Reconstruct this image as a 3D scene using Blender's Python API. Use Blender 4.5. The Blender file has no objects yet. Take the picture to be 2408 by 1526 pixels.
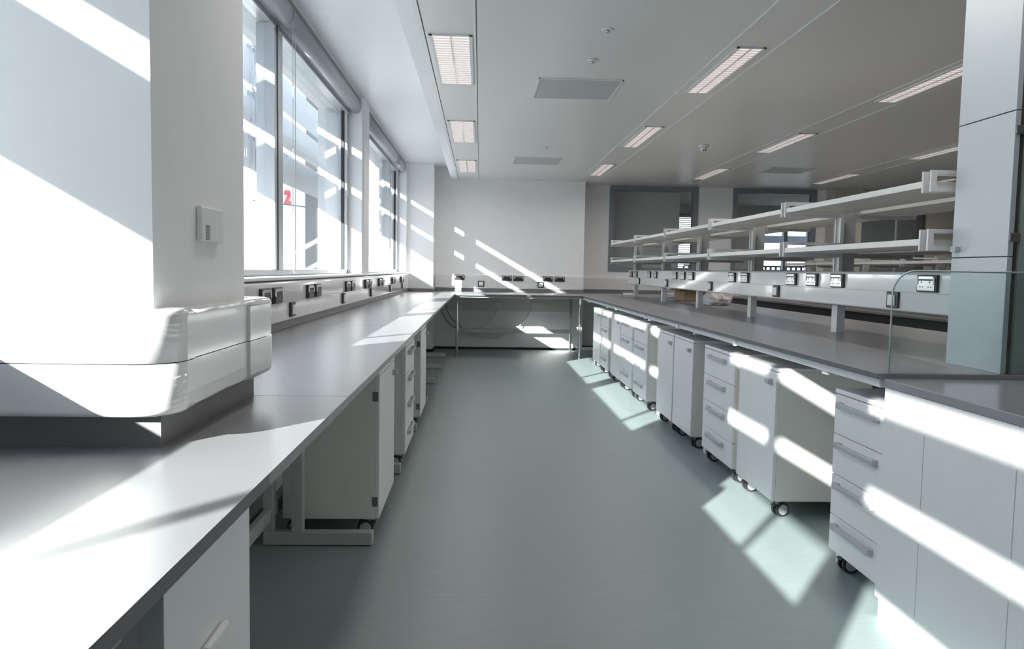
import bpy, bmesh, math, random
from mathutils import Vector, Matrix
random.seed(7)
S = bpy.context.scene
COL = S.collection

# ---------------------------------------------------------------- camera
cam_d = bpy.data.cameras.new('camera'); cam = bpy.data.objects.new('camera', cam_d); COL.objects.link(cam)
cam_d.sensor_width = 36.0; cam_d.lens = 1820.0 / 2408.0 * 36.0; cam_d.clip_start = 0.05; cam_d.clip_end = 500
_r = Vector((0.99898639, -0.04127762, 0.01795415)); _w = Vector((0.04244753, 0.99660295, -0.07057451))
_u = _r.cross(_w).normalized(); _r = _w.cross(_u).normalized()
cam.matrix_world = Matrix(((_r.x, _u.x, -_w.x, 0), (_r.y, _u.y, -_w.y, 0), (_r.z, _u.z, -_w.z, 1.25), (0, 0, 0, 1)))
S.camera = cam

# ---------------------------------------------------------------- sky, sun, exposure
SUN_DIR = Vector((0.697, 1.0, -0.401)).normalized()      # the way the light travels
world = bpy.data.worlds.new('world'); S.world = world; world.use_nodes = True
nt = world.node_tree; nt.nodes.clear()
wo = nt.nodes.new('ShaderNodeOutputWorld'); bg = nt.nodes.new('ShaderNodeBackground')
tcw = nt.nodes.new('ShaderNodeTexCoord'); sxyz = nt.nodes.new('ShaderNodeSeparateXYZ'); ramp = nt.nodes.new('ShaderNodeValToRGB')
nt.links.new(tcw.outputs['Generated'], sxyz.inputs[0]); nt.links.new(sxyz.outputs['Z'], ramp.inputs['Fac'])
ramp.color_ramp.elements[0].position = 0.0; ramp.color_ramp.elements[0].color = (0.86, 0.90, 0.96, 1)
ramp.color_ramp.elements[1].position = 0.7; ramp.color_ramp.elements[1].color = (0.55, 0.70, 0.98, 1)
nt.links.new(ramp.outputs['Color'], bg.inputs['Color'])
nt.links.new(bg.outputs[0], wo.inputs['Surface']); bg.inputs['Strength'].default_value = 1.3
sun_d = bpy.data.lights.new('sun', 'SUN'); sun = bpy.data.objects.new('sun', sun_d); COL.objects.link(sun)
sun_d.energy = 9.6; sun_d.angle = math.radians(0.55); sun_d.color = (1.0, 0.975, 0.945)
sun.rotation_euler = SUN_DIR.to_track_quat('-Z', 'Y').to_euler(); sun.location = (-8, -8, 8)
vs = S.view_settings; vs.view_transform = 'Standard'; vs.look = 'None'; vs.gamma = 1.0; vs.use_curve_mapping = False
vs.exposure = 1.58
S.cycles.max_bounces = 14; S.cycles.diffuse_bounces = 8; S.cycles.transparent_max_bounces = 16
S.cycles.sample_clamp_indirect = 6.0; S.cycles.caustics_reflective = False; S.cycles.caustics_refractive = False
S.cycles.use_denoising = True

# ---------------------------------------------------------------- materials
def mat(name, col, rough=0.5, metal=0.0, spec=0.5, bump=None, vary=None, coat=0.0):
    m = bpy.data.materials.new(name); m.use_nodes = True; t = m.node_tree; b = t.nodes['Principled BSDF']
    b.inputs['Base Color'].default_value = (*col, 1); b.inputs['Roughness'].default_value = rough
    b.inputs['Metallic'].default_value = metal; b.inputs['Specular IOR Level'].default_value = spec
    b.inputs['Coat Weight'].default_value = coat
    tc = t.nodes.new('ShaderNodeTexCoord')
    if vary is None: vary = (6.0, 0.03, (1, 1, 1))
    sc, amt, st = vary
    mp = t.nodes.new('ShaderNodeMapping'); mp.inputs['Scale'].default_value = st
    n = t.nodes.new('ShaderNodeTexNoise'); n.inputs['Scale'].default_value = sc; n.inputs['Detail'].default_value = 5
    r = t.nodes.new('ShaderNodeMapRange'); r.inputs['To Min'].default_value = 1 - amt; r.inputs['To Max'].default_value = 1 + amt
    mx = t.nodes.new('ShaderNodeVectorMath'); mx.operation = 'SCALE'; mx.inputs[0].default_value = col
    t.links.new(tc.outputs['Object'], mp.inputs['Vector']); t.links.new(mp.outputs[0], n.inputs['Vector'])
    t.links.new(n.outputs['Fac'], r.inputs['Value']); t.links.new(r.outputs[0], mx.inputs['Scale'])
    t.links.new(mx.outputs[0], b.inputs['Base Color'])
    if bump:
        nb = t.nodes.new('ShaderNodeTexNoise'); nb.inputs['Scale'].default_value = bump[0]; nb.inputs['Detail'].default_value = 3
        bp = t.nodes.new('ShaderNodeBump'); bp.inputs['Strength'].default_value = bump[1]; bp.inputs['Distance'].default_value = 0.002
        t.links.new(tc.outputs['Object'], nb.inputs['Vector']); t.links.new(nb.outputs['Fac'], bp.inputs['Height'])
        t.links.new(bp.outputs[0], b.inputs['Normal'])
    return m

def emit(name, col, s, base=(0.8, 0.8, 0.8)):
    m = mat(name, base, 0.4); b = m.node_tree.nodes['Principled BSDF']
    b.inputs['Emission Color'].default_value = (*col, 1); b.inputs['Emission Strength'].default_value = s
    return m

def glass(name, tint=(0.97, 0.99, 0.98), refl=0.9, ior=1.45):
    m = bpy.data.materials.new(name); m.use_nodes = True; t = m.node_tree; t.nodes.clear()
    o = t.nodes.new('ShaderNodeOutputMaterial'); tr = t.nodes.new('ShaderNodeBsdfTransparent'); gl = t.nodes.new('ShaderNodeBsdfGlossy')
    mx = t.nodes.new('ShaderNodeMixShader'); fr = t.nodes.new('ShaderNodeFresnel'); fr.inputs['IOR'].default_value = ior
    tr.inputs['Color'].default_value = (*tint, 1); gl.inputs['Roughness'].default_value = 0.0; gl.inputs['Color'].default_value = (refl, refl, refl, 1)
    ge = t.nodes.new('ShaderNodeNewGeometry'); mi = t.nodes.new('ShaderNodeMix'); mi.inputs['A'].default_value = ior; mi.inputs['B'].default_value = 1.0 / ior
    t.links.new(ge.outputs['Backfacing'], mi.inputs['Factor']); t.links.new(mi.outputs['Result'], fr.inputs['IOR'])
    t.links.new(fr.outputs[0], mx.inputs['Fac']); t.links.new(tr.outputs[0], mx.inputs[1]); t.links.new(gl.outputs[0], mx.inputs[2])
    t.links.new(mx.outputs[0], o.inputs['Surface']); return m

def tiles(name, col, pitch, line, w, rough=0.35, off=0.0):
    """metal ceiling planks: joints every <pitch> metres along Y"""
    m = mat(name, col, rough, vary=(1.2, 0.02, (1, 1, 1))); t = m.node_tree; b = t.nodes['Principled BSDF']
    src = b.inputs['Base Color'].links[0].from_socket
    tc = t.nodes.new('ShaderNodeTexCoord'); sp = t.nodes.new('ShaderNodeSeparateXYZ'); t.links.new(tc.outputs['Object'], sp.inputs[0])
    a = t.nodes.new('ShaderNodeMath'); a.operation = 'ADD'; a.inputs[1].default_value = 40 * pitch - off; t.links.new(sp.outputs['Y'], a.inputs[0])
    md = t.nodes.new('ShaderNodeMath'); md.operation = 'MODULO'; md.inputs[1].default_value = pitch; t.links.new(a.outputs[0], md.inputs[0])
    lt = t.nodes.new('ShaderNodeMath'); lt.operation = 'LESS_THAN'; lt.inputs[1].default_value = w; t.links.new(md.outputs[0], lt.inputs[0])
    mx = t.nodes.new('ShaderNodeMix'); mx.data_type = 'RGBA'; mx.inputs['B'].default_value = (*line, 1)
    t.links.new(lt.outputs[0], mx.inputs['Factor']); t.links.new(src, mx.inputs['A']); t.links.new(mx.outputs['Result'], b.inputs['Base Color'])
    return m

def perforated(name, col, hole, scale):
    m = mat(name, col, 0.5); t = m.node_tree; b = t.nodes['Principled BSDF']; src = b.inputs['Base Color'].links[0].from_socket
    tc = t.nodes.new('ShaderNodeTexCoord'); v = t.nodes.new('ShaderNodeTexVoronoi'); v.inputs['Scale'].default_value = scale
    v.inputs['Randomness'].default_value = 0.0; t.links.new(tc.outputs['Object'], v.inputs['Vector'])
    lt = t.nodes.new('ShaderNodeMath'); lt.operation = 'LESS_THAN'; lt.inputs[1].default_value = 0.33; t.links.new(v.outputs['Distance'], lt.inputs[0])
    mx = t.nodes.new('ShaderNodeMix'); mx.data_type = 'RGBA'; mx.inputs['B'].default_value = (*hole, 1)
    t.links.new(lt.outputs[0], mx.inputs['Factor']); t.links.new(src, mx.inputs['A']); t.links.new(mx.outputs['Result'], b.inputs['Base Color'])
    return m

M = {}
M['wall'] = mat('wall_paint', (0.85, 0.85, 0.855), 0.7, bump=(60, 0.05))
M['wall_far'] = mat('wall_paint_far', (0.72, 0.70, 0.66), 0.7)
M['beige'] = mat('beige_board', (0.50, 0.47, 0.40), 0.7)
M['ceil'] = tiles('ceiling_planks', (0.74, 0.73, 0.71), 0.328, (0.76, 0.75, 0.73), 0.006, off=4.08 - 12 * 0.328)
M['ceil_l'] = tiles('ceiling_planks_window', (0.72, 0.73, 0.74), 0.333, (0.62, 0.63, 0.64), 0.006, off=4.83 - 14 * 0.333)
M['plaster'] = mat('plaster_margin', (0.90, 0.90, 0.91), 0.7)
M['tbar'] = mat('ceiling_tee_bar', (0.80, 0.80, 0.79), 0.4)
M['gap'] = mat('shadow_gap', (0.12, 0.12, 0.12), 0.8)
M['skirt'] = mat('black_skirting', (0.012, 0.012, 0.014), 0.5)
M['floor'] = mat('speckled_vinyl_floor', (0.248, 0.300, 0.300), 0.4, vary=(9.0, 0.11, (1.0, 5.0, 1)), bump=(220, 0.04))
M['top'] = mat('grey_worktop_laminate', (0.25, 0.25, 0.26), 0.32, bump=(300, 0.03))
M['top_edge'] = mat('dark_worktop_edge', (0.12, 0.125, 0.135), 0.4)
M['top_near'] = mat('smooth_grey_worktop', (0.30, 0.30, 0.32), 0.16)
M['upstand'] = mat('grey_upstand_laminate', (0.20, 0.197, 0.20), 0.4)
M['cream'] = mat('off_white_laminate', (0.76, 0.745, 0.70), 0.42)
M['front'] = mat('white_laminate_front', (0.80, 0.80, 0.80), 0.38)
M['ped_top'] = mat('pedestal_top_grey', (0.55, 0.55, 0.56), 0.4)
M['alu'] = mat('brushed_aluminium', (0.56, 0.57, 0.58), 0.33, 0.7)
M['handle'] = mat('satin_grey_handle', (0.46, 0.47, 0.49), 0.45, 0.05)
M['frame'] = mat('grey_powder_coated_steel', (0.46, 0.47, 0.47), 0.4)
M['frame_lt'] = mat('light_grey_powder_coated_steel', (0.66, 0.67, 0.68), 0.35)
M['trunk'] = mat('glossy_white_trunking', (0.78, 0.78, 0.77), 0.12, coat=0.4)
M['dark'] = mat('dark_socket_surround', (0.028, 0.028, 0.032), 0.35)
M['steel'] = mat('brushed_steel_plate', (0.60, 0.60, 0.60), 0.22, 0.85)
M['hole'] = mat('socket_hole_black', (0.01, 0.01, 0.01), 0.6)
M['plastic'] = mat('white_plastic', (0.78, 0.78, 0.76), 0.35)
M['rubber'] = mat('black_rubber_and_bench_shade', (0.03, 0.03, 0.032), 0.55)
M['castor'] = mat('grey_caster_plastic', (0.42, 0.42, 0.43), 0.4)
M['hinge'] = mat('dull_metal_hinge', (0.22, 0.22, 0.21), 0.4, 0.6)
M['winframe'] = mat('silver_window_frame', (0.58, 0.59, 0.61), 0.3, 0.5)
M['gasket'] = mat('black_gasket_and_sill_shade', (0.02, 0.022, 0.026), 0.5)
M['sill'] = mat('white_window_sill', (0.84, 0.84, 0.84), 0.3)
M['blind'] = mat('grey_blind_casing', (0.42, 0.43, 0.45), 0.35)
M['chain'] = mat('white_bead_chain', (0.75, 0.75, 0.75), 0.4)
M['glass'] = glass('window_glass', (0.94, 0.97, 0.965))
M['glass_in'] = glass('partition_glass', (0.93, 0.95, 0.96), 0.9, 1.45)
M['glass_green'] = glass('green_tinted_screen_glass', (0.95, 0.985, 0.975))
M['glass_edge'] = mat('green_glass_edge', (0.52, 0.62, 0.61), 0.15)
M['louvre'] = mat('louvre_blade_aluminium', (0.50, 0.51, 0.54), 0.5)
M['cupboard'] = mat('pale_blue_laminate', (0.47, 0.52, 0.545), 0.35)
M['green_side'] = mat('grey_green_laminate_side', (0.30, 0.36, 0.34), 0.3)
M['shelf'] = mat('shelf_board_white', (0.70, 0.69, 0.665), 0.4)
M['tower'] = mat('tower_cladding', (0.86, 0.85, 0.80), 0.7)
M['office'] = mat('office_cladding', (0.45, 0.48, 0.56), 0.6)
M['office_win'] = mat('office_window', (0.22, 0.27, 0.36), 0.15)
M['red'] = mat('red_sign_paint', (0.75, 0.05, 0.08), 0.5)
M['ground'] = mat('pale_concrete', (0.33, 0.33, 0.32), 0.8)
M['lamp_back'] = emit('luminaire_reflector', (1.0, 0.90, 0.87), 0.2, (0.8, 0.78, 0.77))
M['lamp_louvre'] = mat('luminaire_louvre', (0.80, 0.77, 0.76), 0.15, 0.6)
M['lamp_frame'] = mat('luminaire_frame', (0.74, 0.74, 0.74), 0.4)
M['vent'] = perforated('perforated_vent_panel', (0.50, 0.51, 0.51), (0.30, 0.30, 0.30), 70)
M['card'] = mat('brown_cardboard', (0.42, 0.30, 0.19), 0.8)
M['bag'] = mat('white_plastic_bag', (0.86, 0.85, 0.83), 0.45)
M['print'] = mat('faded_red_print', (0.45, 0.16, 0.17), 0.5)
M['blue'] = mat('blue_plastic', (0.08, 0.16, 0.42), 0.4)
M['partition'] = mat('grey_partition_frame', (0.22, 0.24, 0.26), 0.45)
M['partition_dk'] = mat('dark_partition_frame', (0.10, 0.095, 0.085), 0.45)
M['slat'] = mat('grey_blind_slat', (0.40, 0.43, 0.47), 0.5)
M['cable'] = mat('white_cable', (0.70, 0.70, 0.68), 0.5)
M['cable_dk'] = mat('grey_cable', (0.22, 0.23, 0.23), 0.5)

# ---------------------------------------------------------------- mesh helpers
class MB:
    def __init__(s): s.bm = bmesh.new(); s.mats = []
    def _mi(s, faces, m):
        if m is None: return
        if m not in s.mats: s.mats.append(m)
        i = s.mats.index(m)
        for f in faces: f.material_index = i
    def box(s, x0, x1, y0, y1, z0, z1, m=None, bev=0.0, seg=2):
        x0, x1 = min(x0, x1), max(x0, x1); y0, y1 = min(y0, y1), max(y0, y1); z0, z1 = min(z0, z1), max(z0, z1)
        b = bmesh.new(); bmesh.ops.create_cube(b, size=1.0)
        for v in b.verts: v.co = Vector(((x0 + x1) / 2 + v.co.x * (x1 - x0), (y0 + y1) / 2 + v.co.y * (y1 - y0), (z0 + z1) / 2 + v.co.z * (z1 - z0)))
        if bev > 0:
            bev = min(bev, 0.45 * min(x1 - x0, y1 - y0, z1 - z0))
            bmesh.ops.bevel(b, geom=b.edges[:], offset=bev, segments=seg, profile=0.5, affect='EDGES')
        s.merge(b, m); return s
    def merge(s, b, m=None):
        vm = {}
        for v in b.verts: vm[v] = s.bm.verts.new(v.co)
        fs = []
        for f in b.faces:
            try: nf = s.bm.faces.new([vm[v] for v in f.verts]); nf.smooth = f.smooth; fs.append(nf)
            except ValueError: pass
        s._mi(fs, m); b.free()
    def cyl(s, p0, p1, r, m=None, n=20, r1=None, smooth=True):
        p0, p1 = Vector(p0), Vector(p1); d = p1 - p0
        b = bmesh.new(); bmesh.ops.create_cone(b, cap_ends=True, segments=n, radius1=r, radius2=r if r1 is None else r1, depth=d.length)
        q = Vector((0, 0, 1)).rotation_difference(d.normalized())
        for v in b.verts: v.co = q @ v.co + (p0 + p1) / 2
        for f in b.faces: f.smooth = smooth and len(f.verts) == 4
        s.merge(b, m); return s
    def prism(s, pts, axis, a, b_, m=None, bev=0.0, smooth=False, rim=None):
        """extrude a 2D outline along an axis ('x': pts are (y,z); 'y': (x,z); 'z': (x,y))"""
        b = bmesh.new()
        def P(p, t): return {'x': (t, p[0], p[1]), 'y': (p[0], t, p[1]), 'z': (p[0], p[1], t)}[axis]
        lo = [b.verts.new(P(p, a)) for p in pts]; hi = [b.verts.new(P(p, b_)) for p in pts]
        n = len(pts); b.faces.new(lo); b.faces.new(hi[::-1])
        for i in range(n):
            f = b.faces.new((lo[i], hi[i], hi[(i + 1) % n], lo[(i + 1) % n])); f.smooth = smooth
        bmesh.ops.recalc_face_normals(b, faces=b.faces[:])
        if rim:
            cap = set(hi if rim == 'hi' else lo); ed = [e for e in b.edges if e.verts[0] in cap and e.verts[1] in cap]
            bmesh.ops.bevel(b, geom=ed, offset=bev, segments=5, profile=0.5, affect='EDGES', clamp_overlap=True)
            for f in b.faces: f.smooth = len(f.verts) == 4 and f.calc_area() < 0.0018
        elif bev: bmesh.ops.bevel(b, geom=b.edges[:], offset=bev, segments=2, profile=0.5, affect='EDGES')
        s.merge(b, m); return s
    def tube(s, pts, r, m=None, n=8):
        pts = [Vector(p) for p in pts]; b = bmesh.new(); rings = []
        for i, p in enumerate(pts):
            t = (pts[min(i + 1, len(pts) - 1)] - pts[max(i - 1, 0)]).normalized()
            a = t.cross(Vector((0.31, 0.22, 0.9))).normalized(); c = t.cross(a)
            rings.append([b.verts.new(p + r * (math.cos(2 * math.pi * k / n) * a + math.sin(2 * math.pi * k / n) * c)) for k in range(n)])
        for i in range(len(rings) - 1):
            for k in range(n):
                f = b.faces.new((rings[i][k], rings[i][(k + 1) % n], rings[i + 1][(k + 1) % n], rings[i + 1][k])); f.smooth = True
        b.faces.new(rings[0][::-1]); b.faces.new(rings[-1])
        s.merge(b, m); return s
    def build(s, name, m, parent=None, label=None):
        bmesh.ops.recalc_face_normals(s.bm, faces=s.bm.faces[:])
        me = bpy.data.meshes.new(name); s.bm.to_mesh(me); s.bm.free()
        if s.mats:
            for k in s.mats: me.materials.append(M[k])
        else: me.materials.append(M[m])
        o = bpy.data.objects.new(name, me); COL.objects.link(o)
        if parent: o.parent = parent
        if label: o['label'] = label
        return o

def B(*a, **k): return MB().box(*a, **k)
def tag(o, label=None, cat=None, group=None, kind=None):
    if label: o['label'] = label
    if cat: o['category'] = cat
    if group: o['group'] = group
    if kind: o['kind'] = kind
    return o
def empty(name, loc=(0, 0, 0), rz=0.0):
    o = bpy.data.objects.new(name, None); COL.objects.link(o); o.location = loc; o.rotation_euler = (0, 0, rz); o.empty_display_size = 0.1
    return o
def struct(o): o['kind'] = 'structure'; return o
def copy_tree(o, parent=None):
    c = o.copy(); COL.objects.link(c); c.parent = parent
    for ch in list(o.children): copy_tree(ch, c)
    return c
def arc(cx, cy, r, a0, a1, n=8): return [(cx + r * math.cos(math.radians(a0 + (a1 - a0) * i / n)), cy + r * math.sin(math.radians(a0 + (a1 - a0) * i / n))) for i in range(n + 1)]

# ================================================================ THE ROOM
YB, YE = -5.0, 12.1          # rear wall, back wall behind the end bench
XR = 10.0
H = 2.63; HL = 2.80
GX = -1.24                   # window plane
struct(B(-1.45, XR + 0.2, YB - 0.2, 18.2, -0.15, 0.0).build('floor', 'floor'))
struct(B(-0.375, XR + 0.1, YB - 0.1, 12.5, H, H + 0.12).build('ceiling', 'ceil'))
cl = struct(B(-1.30, -0.465, YB - 0.1, 12.2, HL, HL + 0.1).build('ceiling_window_side', 'ceil_l'))
struct(B(-0.465, -0.375, YB - 0.1, 12.1, H, HL + 0.1).build('trim_1', 'plaster'))
def roof():
    m = MB().box(-1.55, XR + 0.3, YB - 0.3, 18.3, 2.95, 3.25)
    return struct(m.build('ceiling_slab', 'wall'))
roof()
# cornice at the window side
struct(B(-1.135, -1.115, YB, 11.63, HL - 0.012, HL).build('trim_2', 'tbar'))
k = 3
for x in (-0.355, -0.05, 1.49, 1.79, 3.04, 3.315, 4.90, 5.18, 6.45, 6.73):
    m = MB().box(x - 0.006, x + 0.006, YB, 12.08, H - 0.004, H + 0.001, 'tbar')
    if x < 1: m.box(x + 0.006, x + 0.011, YB, 12.08, H - 0.002, H + 0.001, 'gap')
    struct(m.build('trim_%d' % k, 'tbar')); k += 1
# window-side wall: apron under the sill, head above the windows, piers
WIN = [(-3.60, 1.46, -0.95), (2.10, 7.26, 4.73), (7.66, 11.58, 10.52)]    # y0, y1, mullion
w = MB().box(-1.50, -1.11, YB, 12.3, 0.0, 1.14).box(-1.50, -1.20, YB, 12.3, 2.69, HL + 0.15)
w.box(-1.50, -1.14, YB, WIN[0][0], 1.14, HL)
w.box(-1.50, -0.62, 1.50, 2.07, 0.0, HL)                    # deep pier in the foreground
w.box(-1.50, -1.14, 1.46, 1.50, 1.14, HL).box(-1.50, -1.14, 2.07, 2.10, 1.14, HL)
w.box(-1.50, -1.09, 7.33, 7.66, 0.0, HL).box(-1.50, -1.10, 7.26, 7.33, 1.14, HL)
w.box(-1.50, -0.70, 11.67, 12.15, 0.0, HL, bev=0.003)        # column at the far corner
w.box(-1.50, -1.10, 11.58, 11.67, 1.14, HL)
struct(w.build('wall_left', 'wall'))
b = MB().box(-0.75, 1.62, 12.10, 12.55, 0.0, HL)             # wall behind the end bench
# recessed wall to the right with three glazed openings
Y2 = 12.50
ops = [(2.07, 3.51, 1.25, 2.63), (4.08, 5.46, 1.25, 2.63), (6.14, 7.28, 1.25, 2.60)]
def wall_with_holes(m, y0, y1, x0, x1, z1, ops):
    xs = x0
    for a, c, z0, zt in ops:
        m.box(xs, a, y0, y1, 0, z1); m.box(a, c, y0, y1, 0, z0)
        if zt < z1: m.box(a, c, y0, y1, zt, z1)
        xs = c
    m.box(xs, x1, y0, y1, 0, z1)
wall_with_holes(b, Y2, Y2 + 0.15, 1.62, XR, HL, ops)
struct(b.build('wall_back', 'wall'))
struct(B(5.62, 6.08, 12.2, 12.5, 0, H, bev=0.004).build('wall_back_pier', 'beige'))
struct(B(7.29, 10.0, 12.47, 12.5, 0.0, H).build('wall_back_panel', 'beige'))
struct(B(XR, XR + 0.15, YB, 18.2, 0, HL).build('wall_right', 'wall_far'))
struct(B(-1.5, XR, YB - 0.15, YB, 0, HL).build('wall_rear', 'wall_far'))
# rooms seen through the glazed openings
m = MB()
wall_with_holes(m, 17.0, 17.15, 1.6, XR, 3.0, [(4.25, 4.95, 1.28, 2.55), (6.05, 7.75, 1.28, 2.50)])
struct(m.build('wall_far_room', 'wall_far'))
struct(MB().box(1.3, 1.45, 12.65, 17.15, 0, 2.95).box(1.45, 3.33, 12.95, 13.05, 0, 2.75).build('wall_far_partition', 'wall_far'))
struct(B(1.3, XR, 12.65, 17.15, 2.75, 2.95).build('ceiling_far_room', 'wall_far'))
# skirting
struct(MB().box(-0.70, 1.62, 12.085, 12.10, 0, 0.035).build('baseboard_back', 'skirt'))
struct(MB().box(1.62, 10, 12.485, 12.50, 0, 0.035).box(-1.11, -0.70, 11.615, 11.63, 0, 0.035).box(-0.70, -0.685, 11.615, 12.1, 0, 0.035).build('baseboard_right', 'skirt'))

# ---------------------------------------------------------------- windows on the left
def window(n, y0, y1, ym, hw=0.115):
    z0, z1 = 1.19, 2.70
    f = MB(); xf0, xf1 = GX - 0.07, GX + 0.015
    f.box(xf0, xf1, y0, y1, z0, z0 + 0.035, bev=0.004).box(xf0, xf1, y0, y1, z1 - 0.04, z1, bev=0.004)
    f.box(xf0, xf1, y0, y0 + 0.05, z0, z1, bev=0.004).box(xf0, xf1, y1 - 0.05, y1, z0, z1, bev=0.004)
    fr = f.build('window_%d' % n, 'winframe'); struct(fr)
    g = MB().box(xf0 - 0.02, xf1 + 0.012, ym + 0.015, ym + hw, z0 + 0.035, z1 - 0.04, bev=0.004).build('mullion', 'winframe', fr)
    MB().box(xf0 - 0.01, xf1 + 0.014, ym - 0.075, ym - 0.035, z0 + 0.035, z1 - 0.04, 'winframe', bev=0.003) \
        .box(xf0 - 0.01, xf1 + 0.010, ym - 0.035, ym + 0.015, z0 + 0.035, z1 - 0.04, 'gasket').box(GX - 0.040, GX - 0.012, y1 - 0.060, y1 - 0.05, z0 + 0.035, z1 - 0.04, 'gasket').build('gasket', 'gasket', fr)
    MB().box(GX - 0.030, GX - 0.024, y0 + 0.05, ym - 0.075, z0 + 0.035, z1 - 0.04).build('pane', 'glass', fr)
    MB().box(GX - 0.030, GX - 0.024, ym + hw, y1 - 0.062, z0 + 0.035, z1 - 0.04).build('pane', 'glass', fr)
    return fr
for i, (a, c, mm) in enumerate(WIN): window(i + 1, a, c, mm, 0.045 if i == 2 else 0.115)
for i, (a, c) in enumerate(((-3.6, 1.49), (2.08, 7.32), (7.32, 11.62))):
    s_ = MB().box(-1.30, -1.062, a, c, 1.172, 1.189, 'sill', bev=0.005).box(-1.25, -1.078, a, c, 1.140, 1.172, 'gasket')  # black strip under the nose stands in for the shadow gap
    if i == 2:
        s_ = MB().box(-1.30, -1.09, 7.66, 11.58, 1.172, 1.189, 'sill').box(-1.09, -1.062, 7.32, 11.62, 1.172, 1.189, 'sill', bev=0.005).box(-1.25, -1.078, 7.67, 11.57, 1.140, 1.172, 'gasket')
    if i == 1:
        s_ = MB().box(-1.30, -1.09, 2.10, 7.26, 1.172, 1.189, 'sill').box(-1.09, -1.062, 2.08, 7.32, 1.172, 1.189, 'sill', bev=0.005).box(-1.25, -1.078, 2.11, 7.3, 1.140, 1.172, 'gasket')
    struct(s_.build('window_sill_%d' % (i + 1), 'sill'))

# roller blinds rolled up under the window head
def blind(y0, y1, label, chain=True):
    t = tag(empty('roller_blind', (-1.155, (y0 + y1) / 2, 2.75)), label, 'blind', 'roller blinds above the left windows')
    L = (y1 - y0) / 2
    pts = [(-0.045, 0.0), (-0.045, -0.06)] + arc(0.0, -0.055, 0.045, 180, 360, 10) + [(0.045, 0.0)]
    MB().prism(pts, 'y', -L + 0.01, L - 0.01, smooth=True).build('casing', 'blind', t)
    for s in (-1, 1):
        MB().prism([(p[0] * 1.08, p[1] * 1.03) for p in pts], 'y', s * (L - 0.01), s * L).build('end_cap', 'frame', t)
    MB().box(-0.062, -0.052, -L + 0.02, L - 0.02, -0.118, -0.088, bev=0.003).build('bottom_bar', 'blind', t)
    if chain:
        for dx in (0.0, 0.03):
            pass
        c = MB(); yy = -L + 0.03
        pts = [(0.028, yy, -0.05)] + [(0.028, yy, -0.05 - 1.46 * i / 20) for i in range(1, 21)] + [(0.028 + 0.0, yy + 0.03 + 0.03 * math.cos(math.radians(a)), -1.51 - 0.035 * math.sin(math.radians(a))) for a in range(180, -1, -30)] \
            + [(0.028, yy + 0.06, -1.51 + 1.46 * i / 20) for i in range(1, 21)]
        c.tube(pts, 0.0022, n=6).build('bead_chain', 'chain', t)
    return t
blind(2.10, 4.69, 'nearer grey roller blind casing at the top of the first window, beside the foreground pier', False)
blind(4.71, 7.30, 'grey roller blind casing with a white bead chain, above the pane with the red 2')
blind(7.68, 10.47, 'grey roller blind casing above the first pane of the far window')
blind(10.49, 11.60, 'shortest grey roller blind casing, ending at the far corner column')
blind(-0.9, 1.45, 'grey roller blind casing above the window behind the foreground pier', False)

# glazed partition openings in the back wall
def partition(n, x0, x1, z0, z1, fm, t=0.075, mull=None):
    f = MB()
    f.box(x0, x1, Y2 - 0.02, Y2 + 0.12, z0, z0 + t, bev=0.004).box(x0, x1, Y2 - 0.02, Y2 + 0.12, z1 - t, z1, bev=0.004)
    f.box(x0, x0 + t, Y2 - 0.02, Y2 + 0.12, z0 + t, z1 - t, bev=0.004).box(x1 - t, x1, Y2 - 0.02, Y2 + 0.12, z0 + t, z1 - t, bev=0.004)
    fr = struct(f.build('window_%d' % n, fm))
    MB().box(x0 + t, x1 - t, Y2 + 0.04, Y2 + 0.048, z0 + t, z1 - t).build('pane', 'glass_in', fr)
    if mull: MB().box(mull - 0.012, mull + 0.012, Y2 + 0.03, Y2 + 0.06, z0 + t, z1 - t).build('mullion', 'winframe', fr)
    return fr
partition(4, *ops[0], 'partition'); partition(5, *ops[1], 'partition'); partition(6, *ops[2], 'partition_dk', 0.06, 6.83)
# windows of the far room
f = MB()
for (a, c, z0, z1) in ((4.25, 4.95, 1.28, 2.55), (6.05, 7.75, 1.28, 2.50)):
    f = MB().box(a, c, 16.98, 17.1, z0, z0 + 0.05).box(a, c, 16.98, 17.1, z1 - 0.05, z1).box(a, a + 0.05, 16.98, 17.1, z0, z1).box(c - 0.05, c, 16.98, 17.1, z0, z1)
    if c > 6: f.box(6.72, 6.80, 16.98, 17.1, z0, z1)
    fr = struct(f.build('window_7' if a < 5 else 'window_8', 'partition'))
    MB().box(a + 0.05, c - 0.05, 17.06, 17.066, z0 + 0.05, z1 - 0.05).build('pane', 'glass_in', fr)
t = tag(empty('venetian_blind', (4.6, 16.93, 2.5)), 'grey venetian blind with lowered slats seen through the left glazed opening', 'blind')
m = MB()
for i in range(27):
    z = -0.06 - i * 0.042
    m.prism([(-0.014, z - 0.008), (0.014, z + 0.008), (0.014, z + 0.010), (-0.014, z - 0.006)], 'x', -0.33, 0.33)
m.build('slats', 'slat', t); B(-0.34, 0.34, -0.02, 0.02, -0.04, 0.0).build('head_rail', 'frame', t)
t = tag(empty('louvre_screen', (6.9, 17.9, 0)), 'grey horizontal sun louvres outside the far room, seen through the middle glazed opening', 'louvre')
for z in (1.62, 1.98, 2.34):
    B(-1.4, 1.4, -0.03, 0.03, z, z + 0.17, bev=0.02).build('blade', 'office', t)
for x in (-0.75, 0.75): B(x - 0.02, x + 0.02, 0.04, 0.08, 0.0, 2.6).build('upright', 'louvre', t)
t = tag(empty('railing', (6.9, 18.5, 0)), 'dark terrace railing with square openings below the far sun louvres', 'railing')
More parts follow.
